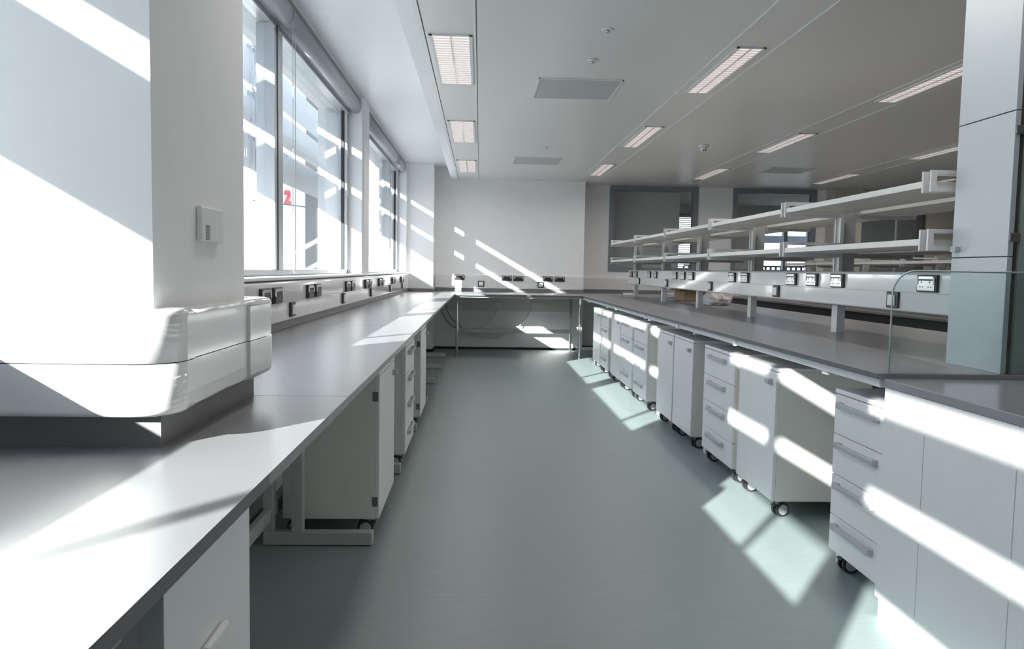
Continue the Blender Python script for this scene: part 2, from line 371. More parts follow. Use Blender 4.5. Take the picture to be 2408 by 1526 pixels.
m = MB().box(-2, 2, -0.02, 0.02, 1.42, 1.46).box(-2, 2, -0.02, 0.02, 1.24, 1.28)
for i in range(33): m.box(-2 + i * 0.125 - 0.02, -2 + i * 0.125 + 0.02, -0.02, 0.02, 1.28, 1.42)
m.build('bars', 'skirt', t); 
for x in (-2, 0, 2): B(x - 0.025, x + 0.025, -0.03, 0.03, -0.15, 1.3).build('post', 'skirt', t)

# ================================================================ OUTSIDE
struct(B(-80, 60, -40, 120, -6.3, -6.0).build('ground_outside', 'ground'))
# horizontal sun louvres in front of the left windows
t = tag(empty('sun_louvre', (-2.05, 3.0, 0)), 'pale grey horizontal sun louvres fixed outside the left windows', 'louvre')
for (z0, z1) in ((2.100, 2.422), (2.475, 2.787), (2.840, 3.18), (3.29, 3.62), (3.70, 4.00)):
    zc, h = (z0 + z1) / 2, (z1 - z0) / 2
    pts = [(0.0 + 0.022 * math.sin(math.pi * i / 10), zc - h + 2 * h * i / 10) for i in range(11)] + [(-0.022 * math.sin(math.pi * i / 10), zc + h - 2 * h * i / 10) for i in range(1, 10)]
    MB().prism(pts, 'y', -12, 9.5, smooth=False).build('blade', 'louvre', t)
for y in (-1.19, 1.80, 4.40, 7.05):
    MB().cyl((0.06, y - 3.0, -6), (0.06, y - 3.0, 4.1), 0.022).build('upright', 'louvre', t)
for y in (-1.19, 1.80, 4.40, 7.05):
    m = MB()
    for z in (2.455, 2.837, 3.24):
        m.box(0.0, 0.06, y - 3.0 - 0.02, y - 3.0 + 0.02, z - 0.07, z + 0.07)
        m.tube([(0.02, y - 3.0, z), (0.02, y - 3.0 + 0.10, z - 0.10)], 0.012); m.tube([(0.02, y - 3.0, z), (0.02, y - 3.0 - 0.10, z - 0.10)], 0.012)
    m.build('bracket', 'louvre', t)
# tower with the red number
t = tag(empty('tower_building', (-8.3, 29.5, -6), math.atan2(0.90, 0.43)), 'white clad tower with a red number 2, seen through the left window', 'building')
MB().box(-0.3, 2.75, 0, 5, 0, 12.4).build('wall', 'tower', t)
MB().box(2.75, 5.6, -0.05, 5, 0, 17.0).box(3.75, 3.80, -0.08, -0.05, 0, 17, 'gap').box(3.80, 5.5, -0.08, -0.05, 9.36, 9.42, 'gap').build('wall', 'tower', t)
MB().box(-0.3, 2.75, -0.02, 0, 9.62, 9.66).build('cladding_joint', 'gap', t)
cu = bpy.data.curves.new('two', 'FONT'); cu.body = '2'; cu.size = 0.70; cu.extrude = 0.04; cu.offset = 0.02; cu.align_x = 'CENTER'
tmp = bpy.data.objects.new('tmp', cu); COL.objects.link(tmp); bpy.context.view_layer.update()
me = bpy.data.meshes.new_from_object(tmp.evaluated_get(bpy.context.evaluated_depsgraph_get())); bpy.data.objects.remove(tmp)
me.materials.clear(); me.materials.append(M['red'])
num = bpy.data.objects.new('number_sign', me); COL.objects.link(num); num.parent = t; num.rotation_euler = (math.radians(90), 0, 0); num.location = (1.62, -0.05, 9.70)
num['label'] = 'red number 2'
t = tag(empty('office_building', (-21.0, 62, -6)), 'distant blue-grey office block with banded windows, left of the white tower', 'building')
MB().box(-9, 4.2, 0, 10, 0, 11.6).build('wall', 'office', t)
for zz in (1.0, 3.0, 5.0, 7.4, 9.9): MB().box(-8.6, 4.0, -0.1, 0.0, zz, zz + 0.8).build('window_band', 'office_win', t)
for zz in (4.3, 6.6, 9.0): MB().box(-9.1, 4.3, -0.5, 0.0, zz, zz + 0.12).box(-9.1, 4.3, -0.5, -0.45, zz + 0.35, zz + 0.4).box(-9.1, 4.3, -0.5, -0.45, zz + 0.2, zz + 0.24).build('balcony', 'tower', t)

# ================================================================ SOCKETS AND TRUNKING
# local frame of a fitting: +Y out of the face, X along the face, Z up, origin at centre of the face
def double_socket(parent, loc, rz, w=0.17, h=0.084, black=False):
    e = MB().box(-w / 2, w / 2, 0.0, 0.014, -h / 2, h / 2, bev=0.004).build('power_socket', 'dark', parent)
    e.location = loc; e.rotation_euler = (0, 0, rz)
    p = MB().box(-w / 2 + 0.012, w / 2 - 0.012, 0.013, 0.018, -h / 2 + 0.006, h / 2 - 0.026, 'dark' if black else 'steel', bev=0.002)
    p.box(-w / 2 + 0.022, w / 2 - 0.022, 0.013, 0.019, h / 2 - 0.022, h / 2 - 0.006, 'steel', bev=0.002)
    for s in (-1, 1):
        p.box(s * (w / 2 - 0.016) - 0.006, s * (w / 2 - 0.016) + 0.006, 0.014, 0.021, -0.005, h / 2 - 0.012, 'plastic', bev=0.002)
        cx = s * 0.034
        for dx, dz, a, b_ in ((0, 0.006, 0.003, 0.005), (-0.010, -0.016, 0.004, 0.0025), (0.010, -0.016, 0.004, 0.0025)):
            p.box(cx + dx - a, cx + dx + a, 0.017, 0.0186, dz - b_, dz + b_, 'hole')
    p.build('faceplate', 'steel', e)
    return e
def data_outlet(parent, loc, rz, w=0.105, h=0.082):
    e = MB().box(-w / 2, w / 2, 0.0, 0.013, -h / 2, h / 2, bev=0.004).build('data_outlet', 'dark', parent)
    e.location = loc; e.rotation_euler = (0, 0, rz)
    MB().box(-w / 2 + 0.02, w / 2 - 0.02, 0.012, 0.019, -h / 2 + 0.012, h / 2 - 0.016, bev=0.003).build('module', 'plastic', e)
    return e
def trunk_profile(z0, z1, d):
    """(out, z) outline of a two-compartment dado trunking"""
    zm = z0 + (z1 - z0) * 0.49
    r = 0.012
    return [(-d, z0), (-r, z0)] + arc(-r, z0 + r, r, -90, 0, 4) + [(0, zm - 0.002), (-0.004, zm), (0, zm + 0.002), (0, z1 - 0.016)] + arc(-0.016, z1 - 0.016, 0.016, 0, 90, 4) + [(-d, z1)]

HP = math.pi / 2
# left trunking along the windows
t = tag(empty('dado_trunking', (-1.062, 2.1, 0.944)), 'glossy white dado trunking with sockets running below the left windows', 'trunking')
def rel(o, parent): o.location = o.location - parent.location
pr = trunk_profile(0.0, 0.222, 0.038)
for a, c in ((2.12, 4.92), (4.923, 8.25), (8.253, 11.61)):
    MB().prism([(x, z) for x, z in pr], 'y', a - 2.1, c - 2.1).build('cover', 'trunk', t)
for y in (3.86, 4.09, 4.87, 5.10, 6.24, 6.48, 7.27, 7.50, 8.24, 8.48, 9.47, 9.71, 10.52, 10.75):
    double_socket(t, (0.0, y - 2.1, 0.150), -HP, black=True)
for y in (4.42, 6.07, 7.61, 9.22, 10.65): data_outlet(t, (0.0, y - 2.1, 0.062), -HP)
# trunking round the foreground pier (rounded corner mouldings)
t = tag(empty('pier_trunking', (-0.62, 1.8, 0.965)), 'white boxed trunking with rounded corners wrapped round the foreground pier', 'trunking')
def wrap(pts_xy, z0, z1, name, m='trunk'):
    return MB().prism(pts_xy, 'z', z0, z1, bev=0.006, smooth=False).build(name, m, t)
def ring(px, py, r, q):
    return arc(px, py, r, *q, 10)
# near corner moulding: covers the -Y face and turns the corner
near = [(-0.47, -0.31), (-0.47, -0.372)] + arc(-0.02, -0.292, 0.08, -90, 0, 10) + [(0.060, -0.252), (0.002, -0.252), (0.002, -0.302)]
near = [(-0.47, -0.31), (-0.47, -0.372), (-0.02, -0.372)] + arc(-0.02, -0.292, 0.08, -85, -5, 9) + [(0.060, -0.292), (0.060, -0.252), (0.003, -0.252), (0.003, -0.31)]
MB().prism(near, 'z', 0.0, 0.0985, bev=0.014, rim='lo').prism(near, 'z', 0.1005, 0.20, bev=0.014, rim='hi').build('corner_moulding', 'trunk', t)
cov = [(0.003, -0.25), (0.056, -0.25), (0.056, 0.105), (0.003, 0.105)]
MB().prism(cov, 'z', 0.004, 0.0985, bev=0.008, rim='lo').prism(cov, 'z', 0.1005, 0.196, bev=0.008, rim='hi').build('cover', 'trunk', t)
far = [(0.003, 0.107), (0.063, 0.107), (0.063, 0.29)] + arc(0.023, 0.292, 0.04, 5, 85, 8) + [(0.02, 0.332), (-0.44, 0.332), (-0.44, 0.277), (0.003, 0.277)]
MB().prism(far, 'z', 0.0, 0.0985, bev=0.016, rim='lo').prism(far, 'z', 0.1005, 0.20, bev=0.016, rim='hi').build('corner_moulding', 'trunk', t)
# trunking at the back wall
t = tag(empty('back_trunking', (0.45, 12.06, 0.95)), 'glossy white wall trunking with black sockets above the end bench', 'trunking')
MB().prism([(-o_, z) for o_, z in trunk_profile(0.0, 0.216, 0.039)], 'x', -1.14, 1.17).build('cover', 'trunk', t)
for x in (-0.315, 0.42, 0.60, 1.06, 1.245): double_socket(t, (x - 0.45, 0.0, 0.168), math.pi, 0.155, 0.082, True)
for x in (0.02, 0.95):
    e = MB().box(-0.05, 0.05, 0, 0.013, -0.045, 0.045, bev=0.004).build('data_outlet', 'dark', t); e.location = (x - 0.45, 0, 0.075); e.rotation_euler = (0, 0, math.pi)
    MB().box(-0.034, 0.034, 0.012, 0.018, -0.030, 0.030, bev=0.003).build('module', 'plastic', e)
t = tag(empty('side_trunking', (2.3, 12.47, 0.95)), 'plain white wall trunking on the recessed wall right of the end bench', 'trunking')
MB().prism([(-o_, z) for o_, z in trunk_profile(0.0, 0.2, 0.028)], 'x', -0.68, 0.9).build('cover', 'trunk', t)
t = tag(empty('column_trunking', (-0.9, 11.62, 0.945)), 'short white trunking panel across the foot of the far corner column', 'trunking')
MB().box(-0.17, 0.20, -0.02, 0.008, 0, 0.22, bev=0.006).build('cover', 'trunk', t)

# island trunking with its sockets
t = tag(empty('island_trunking', (2.12, 3.1, 1.075)), 'glossy white service trunking full of sockets raised above the right-hand bench', 'trunking')
pr = [(-o_, z) for o_, z in trunk_profile(0.0, 0.20, 0.07)]
for a, c in ((3.10, 6.225), (6.23, 10.99)): MB().prism(pr, 'y', a - 3.1, c - 3.1).build('cover', 'trunk', t)
for y in (3.575, 4.50, 4.85, 5.178, 6.10, 6.42, 7.678, 8.00, 8.328, 9.273, 9.613, 10.44, 10.77): double_socket(t, (0.0, y - 3.1, 0.145), HP, 0.165, 0.082)
for y in (3.877, 5.445, 7.03, 8.70, 10.235): data_outlet(t, (0.0, y - 3.1, 0.057), HP, 0.11, 0.084)

# ================================================================ WORKTOPS, UPSTANDS
def worktop(name, x0, x1, y0, y1, label, z=0.90, th=0.022, group=None, edge=None, poly=None):
    o = MB().prism(poly, 'z', z - th, z, 'top') if poly else MB().box(x0, x1, y0, y1, z - th, z, 'top', bev=0.002)
    if edge: o.box(*edge, z - th + 0.001, z - 0.0015, 'top_edge')
    o = o.build(name, 'top'); tag(o, label, 'worktop', group); return o
GW = 'worktop lengths of the left bench'
worktop('worktop', -1.10, -0.35, -2.5, 2.09, 'grey laminate worktop length nearest the camera, in front of the foreground pier', group=GW, edge=(-0.353, -0.349, -2.5, 1.3),  # dark edge strip on the near stretch imitates its unlit side
         poly=[(-1.108, -2.5), (-0.35, -2.5), (-0.35, 2.09), (-1.108, 2.09), (-1.108, 2.072), (-0.618, 2.072), (-0.618, 1.498), (-1.108, 1.498)])
worktop('worktop', -1.108, -0.35, 2.093, 4.70, 'second grey worktop length of the left bench, starting just past the foreground pier', group=GW)
worktop('worktop', -1.108, -0.35, 4.703, 7.25, 'third grey worktop length of the left bench, above the left drawer pedestal', group=GW)
worktop('worktop', -1.088, -0.35, 7.253, 10.83, 'farthest grey worktop length of the left bench, reaching the end bench', group=GW)
MBk = MB().prism([(-1.088, 10.835), (1.44, 10.835), (1.44, 12.09), (-0.69, 12.09), (-0.69, 11.62), (-1.088, 11.62)], 'z', 0.878, 0.90, 'top')
MBk.box(-0.33, 1.44, 10.832, 10.836, 0.879, 0.8985, 'top_edge')
tag(MBk.build('worktop', 'top'), 'grey worktop of the end bench across the back of the aisle', 'worktop')
GR = 'worktop lengths of the right bench'
worktop('worktop', 1.445, 3.0, 2.72, 4.62, 'nearest grey worktop length of the right bench, beside the tall blue cupboard', group=GR, edge=(1.442, 1.446, 2.72, 4.62))
worktop('worktop', 1.445, 3.0, 4.623, 7.9, 'middle grey worktop length of the right bench, holding a white plastic bag', group=GR, edge=(1.442, 1.446, 4.623, 7.9))
worktop('worktop', 1.445, 3.0, 7.903, 12.47, 'farthest grey worktop length of the right bench, running to the recessed wall', group=GR, edge=(1.442, 1.446, 7.903, 10.9),
         poly=[(1.445, 7.903), (3.0, 7.903), (3.0, 12.47), (1.63, 12.47), (1.63, 12.09), (1.445, 12.09)])
def upstand(m, label, col='upstand'):
    tag(m.build('upstand', col), label, 'upstand', 'bench upstands')
upstand(MB().box(-1.088, -1.072, 2.12, 11.60, 0.901, 0.944, bev=0.002), 'long grey upstand strip between left worktop and window trunking')
upstand(MB().prism([(-1.10, 1.482), (-0.602, 1.482), (-0.602, 2.088), (-1.10, 2.088), (-1.10, 2.072), (-0.618, 2.072), (-0.618, 1.498), (-1.10, 1.498)], 'z', 0.90, 0.964), 'grey upstand wrapped round the base of the foreground pier')
upstand(MB().prism([(-1.07, 11.604), (-0.682, 11.604), (-0.682, 12.05), (-0.698, 12.05), (-0.698, 11.626), (-1.07, 11.626)], 'z', 0.90, 0.945), 'dark grey upstand round the base of the far corner column')
upstand(MB().box(-0.68, 1.63, 12.06, 12.09, 0.90, 0.948, bev=0.002), 'grey upstand strip behind the end bench below the black sockets')
upstand(MB().box(1.62, 3.0, 12.44, 12.47, 0.90, 0.948, bev=0.002), 'dark grey upstand strip at the far end of the right bench')
# wall strip under the end bench
struct(B(-0.68, 1.60, 12.075, 12.10, 0.60, 0.875, bev=0.002).build('wall_back_strip', 'wall_far'))

# ================================================================ BENCH FRAMES
def c_leg(m, y, xf, xb, s):
    """floor foot from xf (front) to xb (back), two posts"""
    m.box(xf, xb, y - 0.03, y + 0.03, 0.004, 0.062, bev=0.004)
t = tag(empty('bench_frame', (-0.95, 3.4, 0)), 'grey steel C-leg frame carrying the left bench', 'bench frame')
for y in (-1.6, -0.4, 0.8, 3.42, 4.64, 5.87, 7.11, 8.34, 9.60, 10.9):
    yy = y - 3.4
    m = MB().box(0.0, 0.485, yy, yy + 0.05, 0.003, 0.062, bev=0.004)
    m.box(0.125, 0.175, yy, yy + 0.05, 0.062, 0.83, bev=0.003).box(0.0, 0.045, yy, yy + 0.05, 0.062, 0.83, bev=0.003)
    m.box(0.0, 0.56, yy, yy + 0.05, 0.83, 0.877, bev=0.003)
    m.build('leg', 'frame', t)
for x, z, h in ((0.0, 0.11, 0.06), (0.0, 0.40, 0.05), (0.0, 0.70, 0.07)):
    B(x + 0.008, x + 0.036, -5.0, 7.5, z, z + h, bev=0.003).build('rail', 'frame', t)
B(0.53, 0.56, -5.0, 7.4, 0.842, 0.877, bev=0.003).build('rail', 'frame', t)
t = tag(empty('bench_frame', (2.1, 3.3, 0)), 'light grey steel C-leg frame carrying the right bench', 'bench frame')
for y in (3.19, 5.20, 6.63, 8.86, 10.4, 12.0):
    yy = y - 3.3
    m = MB().box(-0.53, 0.0, yy, yy + 0.05, 0.003, 0.062, bev=0.004)
    m.box(-0.175, -0.125, yy, yy + 0.05, 0.062, 0.83, bev=0.003).box(-0.045, 0.0, yy, yy + 0.05, 0.062, 0.83, bev=0.003).box(-0.63, 0.0, yy, yy + 0.05, 0.83, 0.877, bev=0.003)
    m.build('leg', 'frame_lt', t)
B(-0.640, -0.610, -0.56, 9.1, 0.846, 0.877, bev=0.003).build('rail', 'frame_lt', t)
m = MB()
for y in (4.3, 6.7, 8.15, 5.58): m.box(-0.655, -0.64, y - 3.3, y - 3.3 + 0.04, 0.842, 0.872, bev=0.002)
m.build('clip', 'plastic', t)
B(0.10, 0.12, -0.3, 8.9, 0.02, 0.87).build('added_blocking_panel', 'cream', t)  # added panel, blocks the light passing under the bench
# end bench table frame
t = tag(empty('end_bench_frame', (0.55, 10.9, 0)), 'grey tubular steel table frame under the end bench', 'bench frame')
for x in (-0.86, 0.873):
    for y in (0.0, 1.08):
        if y > 0 and x < 0: continue
        xx = x
        lg = MB().cyl((xx, y, 0.03), (xx, y, 0.85), 0.019).cyl((xx, y, 0.25), (xx, y, 0.0), 0.011).cyl((xx, y, 0.012), (xx, y, 0.0), 0.018)
        lg.build('leg', 'alu', t)
MB().box(-0.84, 0.855, -0.018, 0.018, 0.852, 0.877, bev=0.003).build('rail', 'frame', t)
MB().box(-0.88, -0.84, -0.018, 1.15, 0.835, 0.877).box(0.855, 0.888, -0.018, 1.15, 0.835, 0.877).build('rail', 'frame', t)
MB().box(-0.80, 0.885, 1.00, 1.06, 0.275, 0.335, bev=0.004).build('cross_shelf', 'frame_lt', t)

# ================================================================ MOBILE PEDESTALS
# local frame: front face at x=0 looking to -X, width along Y from 0 to w, standing on z=0
def caster(parent, x, y, ang):
    e = MB().box(-0.016, 0.016, -0.012, 0.012, 0.055, 0.088).box(-0.022, 0.022, -0.022, 0.022, 0.082, 0.088).build('caster', 'castor', parent)
    e.location = (x, y, 0); e.rotation_euler = (0, 0, ang)
    w = MB()
    for s in (-1, 1):
        a, b_ = s * 0.010, s * 0.024
        w.cyl((0.008, a, 0.037), (0.008, b_, 0.037), 0.037, 'rubber', 28)
        w.cyl((0.008, b_, 0.037), (0.008, b_ + s * 0.003, 0.037), 0.027, 'castor', 24)
    w.box(-0.038, -0.02, -0.018, 0.018, 0.055, 0.062, 'rubber')
    w.build('wheel', 'rubber', e)
def pedestal(kind, w, loc, rz, label, group, flip=False, D=0.50):
    t = tag(empty('mobile_drawer_pedestal' if kind == 'drawers' else 'mobile_cupboard_pedestal', loc, rz), label, 'pedestal', group)
    z0, z1 = 0.088, 0.776
    MB().box(0.019, D, 0.0, w, z0, z1 - 0.018, bev=0.0015).build('body', 'cream', t)
    MB().box(0.0, D, 0.0, w, z1 - 0.018, z1, bev=0.002).build('top_panel', 'front', t)
    fr = 0.0
    if kind == 'drawers':
        zs = [0.755, 0.586, 0.415, 0.241, 0.088]
        for i in range(4):
            a, b_ = zs[i + 1] + 0.002, zs[i] - 0.002
            d = MB().box(fr, 0.018, 0.002, w - 0.002, a, b_, bev=0.0015).build('drawer', 'front', t)
            L = min(0.32, w - 0.12); c = w / 2 + 0.01; zz = b_ - 0.040
            h = MB().box(-0.0235, -0.010, c - L / 2 + 0.006, c + L / 2 - 0.006, zz - 0.011, zz + 0.011, bev=0.003)
            for s in (-1, 1): h.box(-0.024, 0.002, c + s * (L / 2) - 0.016 * (s + 1), c + s * (L / 2) + 0.016 * (1 - s), zz - 0.013, zz + 0.013, bev=0.003)
            h.build('handle', 'handle', d)
    else:
        d = MB().box(fr, 0.018, 0.002, w - 0.002, z0 + 0.002, z1 - 0.023, bev=0.0015).build('door', 'front', t)
        yh = w - 0.07 if flip else 0.07
        MB().box(-0.026, 0.001, yh - 0.026, yh + 0.026, 0.688, 0.714, bev=0.003).build('handle', 'handle', d)
        yb = 0.0 if flip else w
        for z in (0.66, 0.17):
            MB().box(0.006, 0.030, yb - 0.0035, yb + 0.0035, z - 0.022, z + 0.022).build('hinge', 'hinge', d)
    for x, y, a in ((0.06, 0.05, 0.3), (0.06, w - 0.05, 0.1), (D - 0.06, 0.05, 0.8), (D - 0.06, w - 0.05, -0.5)): caster(t, x, y, a)
    return t
GP = 'mobile pedestals under the right bench'
RP = [(2.745, 3.185, 'drawers', 'four-drawer white pedestal nearest the camera, half behind the near base cupboard'),
      (3.835, 4.385, 'door', 'widest-looking one-door white pedestal with its long side panel streaked by sun'),
      (4.475, 5.09, 'drawers', 'second four-drawer white pedestal from the camera, right of two cupboard pedestals'),
      (5.37, 5.895, 'door', 'one-door white pedestal in shade, the right of an adjoining pair'),
      (5.925, 6.45, 'door', 'one-door white pedestal in shade, the left of an adjoining pair'),
      (6.85, 7.45, 'drawers', 'four-drawer white pedestal with its near side in full sun'),
      (7.55, 8.15, 'drawers', 'four-drawer white pedestal crossed by a sun stripe, behind the sunlit-sided one'),
      (8.19, 8.76, 'door', 'narrow-looking one-door white pedestal third from the far end of the right row'),
      (8.95, 9.5, 'drawers', 'second-farthest white pedestal of the right row, with drawers'),
      (9.56, 10.15, 'door', 'farthest white one-door pedestal of the right row')]
for a, c, kd, lb in RP: pedestal(kd, c - a, (1.51, a, 0), 0, lb, GP)
GL = 'mobile pedestals under the left bench'
# turned to face +X: local width runs from y1 downwards
for a, c, kd, lb, fl in ((3.53, 4.15, 'door', 'cream cupboard pedestal nearest the camera under the left bench', False),
                         (4.78, 5.40, 'drawers', 'cream four-drawer pedestal in the middle under the left bench', False),
                         (6.02, 6.62, 'door', 'farthest cream cupboard pedestal under the left bench', False)):
    p = pedestal(kd, c - a, (-0.45, c, 0), math.pi, lb, GL, fl, 0.44)

# ================================================================ NEAR RIGHT BASE CUPBOARD, SCREEN AND TALL CUPBOARD
t = tag(empty('base_cupboard', (1.47, 2.72, 0)), 'long plain white base cupboard in the right foreground', 'cupboard')
MB().box(0.02, 1.2, -2.6, 0.0, 0.075, 0.852, bev=0.002).build('body', 'front', t)
MB().box(0.012, 1.15, -2.6, -0.01, 0.0, 0.075).build('plinth', 'cream', t)
for a, c in ((-0.26, -0.001), (-0.70, -0.262), (-1.3, -0.702), (-1.95, -1.302), (-2.6, -1.952)): MB().box(0.0, 0.019, a, c - 0.002, 0.078, 0.850, bev=0.0012).build('door', 'front', t)
tag(MB().box(1.462, 2.75, 0.12, 2.718, 0.853, 0.882, 'top_near', bev=0.003).build('worktop', 'top_near'), 'smooth grey worktop on the near right base cupboard, a step below the bench', 'worktop')
# glass screen
t = tag(empty('glass_screen', (1.49, 2.735, 0.90)), 'clear glass screen with a rounded top corner standing across the right bench', 'screen')
R_ = 0.085
pts = [(0.0, 0.0), (0.0, 0.372 - R_)] + arc(R_, 0.372 - R_, R_, 180, 90, 10)[1:] + [(1.2, 0.372), (1.2, 0.0)]
MB().prism(pts, 'y', -0.004, 0.004).build('pane', 'glass_green', t)
m = MB(); m.tube([(p[0] - 0.0008, 0, p[1]) for p in pts[:-2]] + [(1.2, 0, 0.373)], 0.0036, n=6); m.build('polished_edge', 'glass_edge', t)
# tall cupboard
t = tag(empty('tall_cupboard', (1.915, 2.76, 0.90)), 'tall pale blue cupboard standing on the right bench behind the glass screen', 'cupboard')
MB().box(0.022, 0.75, 0.006, 0.32, 0.0, 1.725).build('body', 'partition_dk', t)
MB().box(0.045, 0.75, -0.012, 0.006, 0.0, 1.725, bev=0.001).build('side_panel', 'green_side', t, 'grey green side panel')
for a, b_ in ((0.0, 0.428), (0.432, 0.953), (0.957, 1.725)):
    d = MB().box(0.0, 0.020, -0.012, 0.322, a, b_, bev=0.0012).build('door', 'cupboard', t)
    if a == 0.432:
        MB().box(-0.022, 0.001, 0.268, 0.30, 0.452, 0.475, bev=0.002).build('handle', 'handle', d)
        for z in (0.50, 0.885): MB().box(0.002, 0.040, -0.018, -0.008, z - 0.016, z + 0.016, bev=0.002).build('hinge', 'hinge', d)

# foreground panel under the left bench with an outlet
t = tag(empty('support_board', (-0.366, 1.04, 0)), 'flat white support panel under the near left worktop', 'panel')
MB().box(-0.02, 0.010, -0.163, 0.167, 0.0, 0.876, bev=0.001).build('board', 'front', t)
MB().box(0.010, 0.022, -0.05, 0.035, 0.665, 0.752, bev=0.006, seg=3).build('outlet_plate', 'plastic', t)

# sockets and cables below the end bench
for i, (x, lb) in enumerate(((0.272, 'left white double socket on the wall below the end bench'), (0.888, 'right white double socket on the wall below the end bench'))):
    e = empty('wall_socket', (x, 12.073, 0.70)); e.rotation_euler = (0, 0, math.pi); tag(e, lb, 'socket', 'white wall sockets')
    MB().box(-0.075, 0.075, 0, 0.012, -0.044, 0.044, bev=0.004).build('plate', 'plastic', e)
    m = MB()
    for s in (-1, 1):
        for dx, dz, a, b_ in ((0, 0.004, 0.003, 0.005), (-0.010, -0.018, 0.004, 0.0025), (0.010, -0.018, 0.004, 0.0025)): m.box(s * 0.036 + dx - a, s * 0.036 + dx + a, 0.011, 0.0128, dz - b_, dz + b_)
        m.box(s * 0.036 - 0.007, s * 0.036 + 0.007, 0.011, 0.0135, 0.018, 0.034)
    m.build('pin_holes', 'handle', e)
def smooth_pts(P, n=8):
    out = []
    for i in range(len(P) - 1):
        p0, p1, p2, p3 = [Vector(P[max(0, min(len(P) - 1, j))]) for j in (i - 1, i, i + 1, i + 2)]
        for k_ in range(n):
            u = k_ / n; out.append(0.5 * ((2 * p1) + (-p0 + p2) * u + (2 * p0 - 5 * p1 + 4 * p2 - p3) * u * u + (-p0 + 3 * p1 - 3 * p2 + p3) * u ** 3))
    out.append(Vector(P[-1])); return out
def cable(P, m, label): tag(MB().tube(smooth_pts(P), 0.0075).build('cable', m), label, 'cable', 'cables under the end bench')
cable([(0.27, 12.06, 0.60), (0.245, 12.04, 0.545), (0.17, 12.03, 0.45), (0.05, 12.03, 0.36), (-0.07, 11.99, 0.335)], 'cable', 'white cable curving down to the left from the left wall socket')
cable([(0.785, 12.06, 0.60), (0.745, 12.04, 0.52), (0.68, 12.03, 0.43), (0.59, 12.0, 0.345)], 'cable', 'white cable curving down from the right wall socket')
cable([(-0.12, 12.05, 0.26), (-0.02, 12.05, 0.215), (0.12, 12.05, 0.19), (0.26, 12.05, 0.192), (0.36, 12.05, 0.23)], 'cable', 'white cable looping below the steel cross shelf')
cable([(-0.53, 12.05, 0.76), (-0.50, 12.04, 0.62), (-0.42, 12.03, 0.47), (-0.27, 12.0, 0.34)], 'cable_dk', 'grey cable hanging in the left corner, the right of two')
cable([(-0.60, 12.05, 0.70), (-0.57, 12.04, 0.56), (-0.47, 12.03, 0.41), (-0.36, 12.02, 0.33)], 'cable_dk', 'grey cable hanging in the left corner, the left of two')

# ================================================================ SHELF GANTRY ON THE ISLAND
PY = [3.14, 4.66, 6.18, 7.70, 9.22, 10.90]
t = tag(empty('shelf_gantry', (2.24, 3.14, 0.90)), 'grey steel shelf gantry rising from the right bench', 'gantry')
def gantry(t, PYs, y0, bz, tiers=(0.46, 0.70), top=0.80):
    for y in PYs:
        yy = y - y0
        u = MB().box(-0.045, 0.005, yy, yy + 0.075, 0.0, bz, 'frame_lt', bev=0.002)
        u.build('post', 'frame_lt', t)
        if True:
            MB().box(-0.045, 0.055, yy + 0.015, yy + 0.055, bz, top, 'frame', bev=0.002).box(-0.05, -0.028, yy - 0.004, yy + 0.014, bz, top - 0.03, 'frame_lt').box(-0.05, -0.028, yy + 0.058, yy + 0.076, bz, top - 0.03, 'frame_lt').build('upright', 'frame', t)
    for y in PYs:
        yy = y - y0
        for dz in tiers:
            for off, last in ((-0.012, False), (0.045, True)):
                if y == PYs[-1] and off > 0: continue
                for sx in (-1, 1):
                    o_, q = (-0.40, 1) if sx < 0 else (0.41, -1)
                    i_ = -0.052 if sx < 0 else 0.062
                    m = MB().prism([(i_, dz), (o_, dz), (o_, dz + 0.088), (i_, dz + 0.088), (i_, dz + 0.073), (o_ + q * 0.024, dz + 0.073), (o_ + q * 0.024, dz + 0.020), (i_, dz + 0.020)], 'y', yy + off, yy + off + 0.012)
                    m.build('bracket', 'frame_lt' if sx < 0 else 'frame', t)
gantry(t, PY, 3.14, 0.375)
ordn = ['nearest', 'second', 'third', 'fourth', 'farthest']
for z, lv in ((1.602, 'upper'), (1.362, 'lower')):
    for i in range(5):
        a, c = PY[i] + 0.062, PY[i + 1] - 0.016
        for sx in (-1, 1):
            x0, x1 = (1.845, 2.185) if sx < 0 else (2.30, 2.645)
            z_ = z + 0.020
            m = MB().box(x0, x1, a, c, z_, z_ + 0.028, bev=0.002)
            side = 'facing the aisle' if sx < 0 else 'on the far side'
            lb = '%s white shelf board of the %s tier %s of the gantry' % (ordn[i], lv, side) if sx > 0 else '%s white shelf board of the %s tier %s, above the socket trunking' % (ordn[i], lv, side)
            tag(m.build('shelf_board', 'shelf'), lb, 'shelf', 'gantry shelf boards')

# second island beyond
t = tag(empty('island_bench', (3.9, 5.0, 0)), 'second laboratory bench in the shade behind the right bench', 'bench')
MB().box(0, 1.55, -3.0, 7.1, 0.878, 0.90).build('worktop', 'upstand', t)  # darker laminate colour stands in for this top being unlit
MB().box(0.03, 0.05, -3.0, 7.1, 0.0, 0.878).build('shade_panel', 'rubber', t)  # black sheet imitates the deep shade under this bench
for i in range(7):
    m = MB().box(0.1, 0.6, -2.8 + i * 1.55, -2.75 + i * 1.55, 0.0, 0.06).box(0.45, 0.5, -2.8 + i * 1.55, -2.75 + i * 1.55, 0.06, 0.878); m.build('leg', 'frame', t)
t = tag(empty('shelf_gantry', (4.68, 3.14, 0.90)), 'distant single-tier shelf gantry seen through the gap above the socket trunking', 'gantry')
gantry(t, [3.14 + 1.52 * i for i in range(6)], 3.14, 0.3, (0.46,), 0.56)
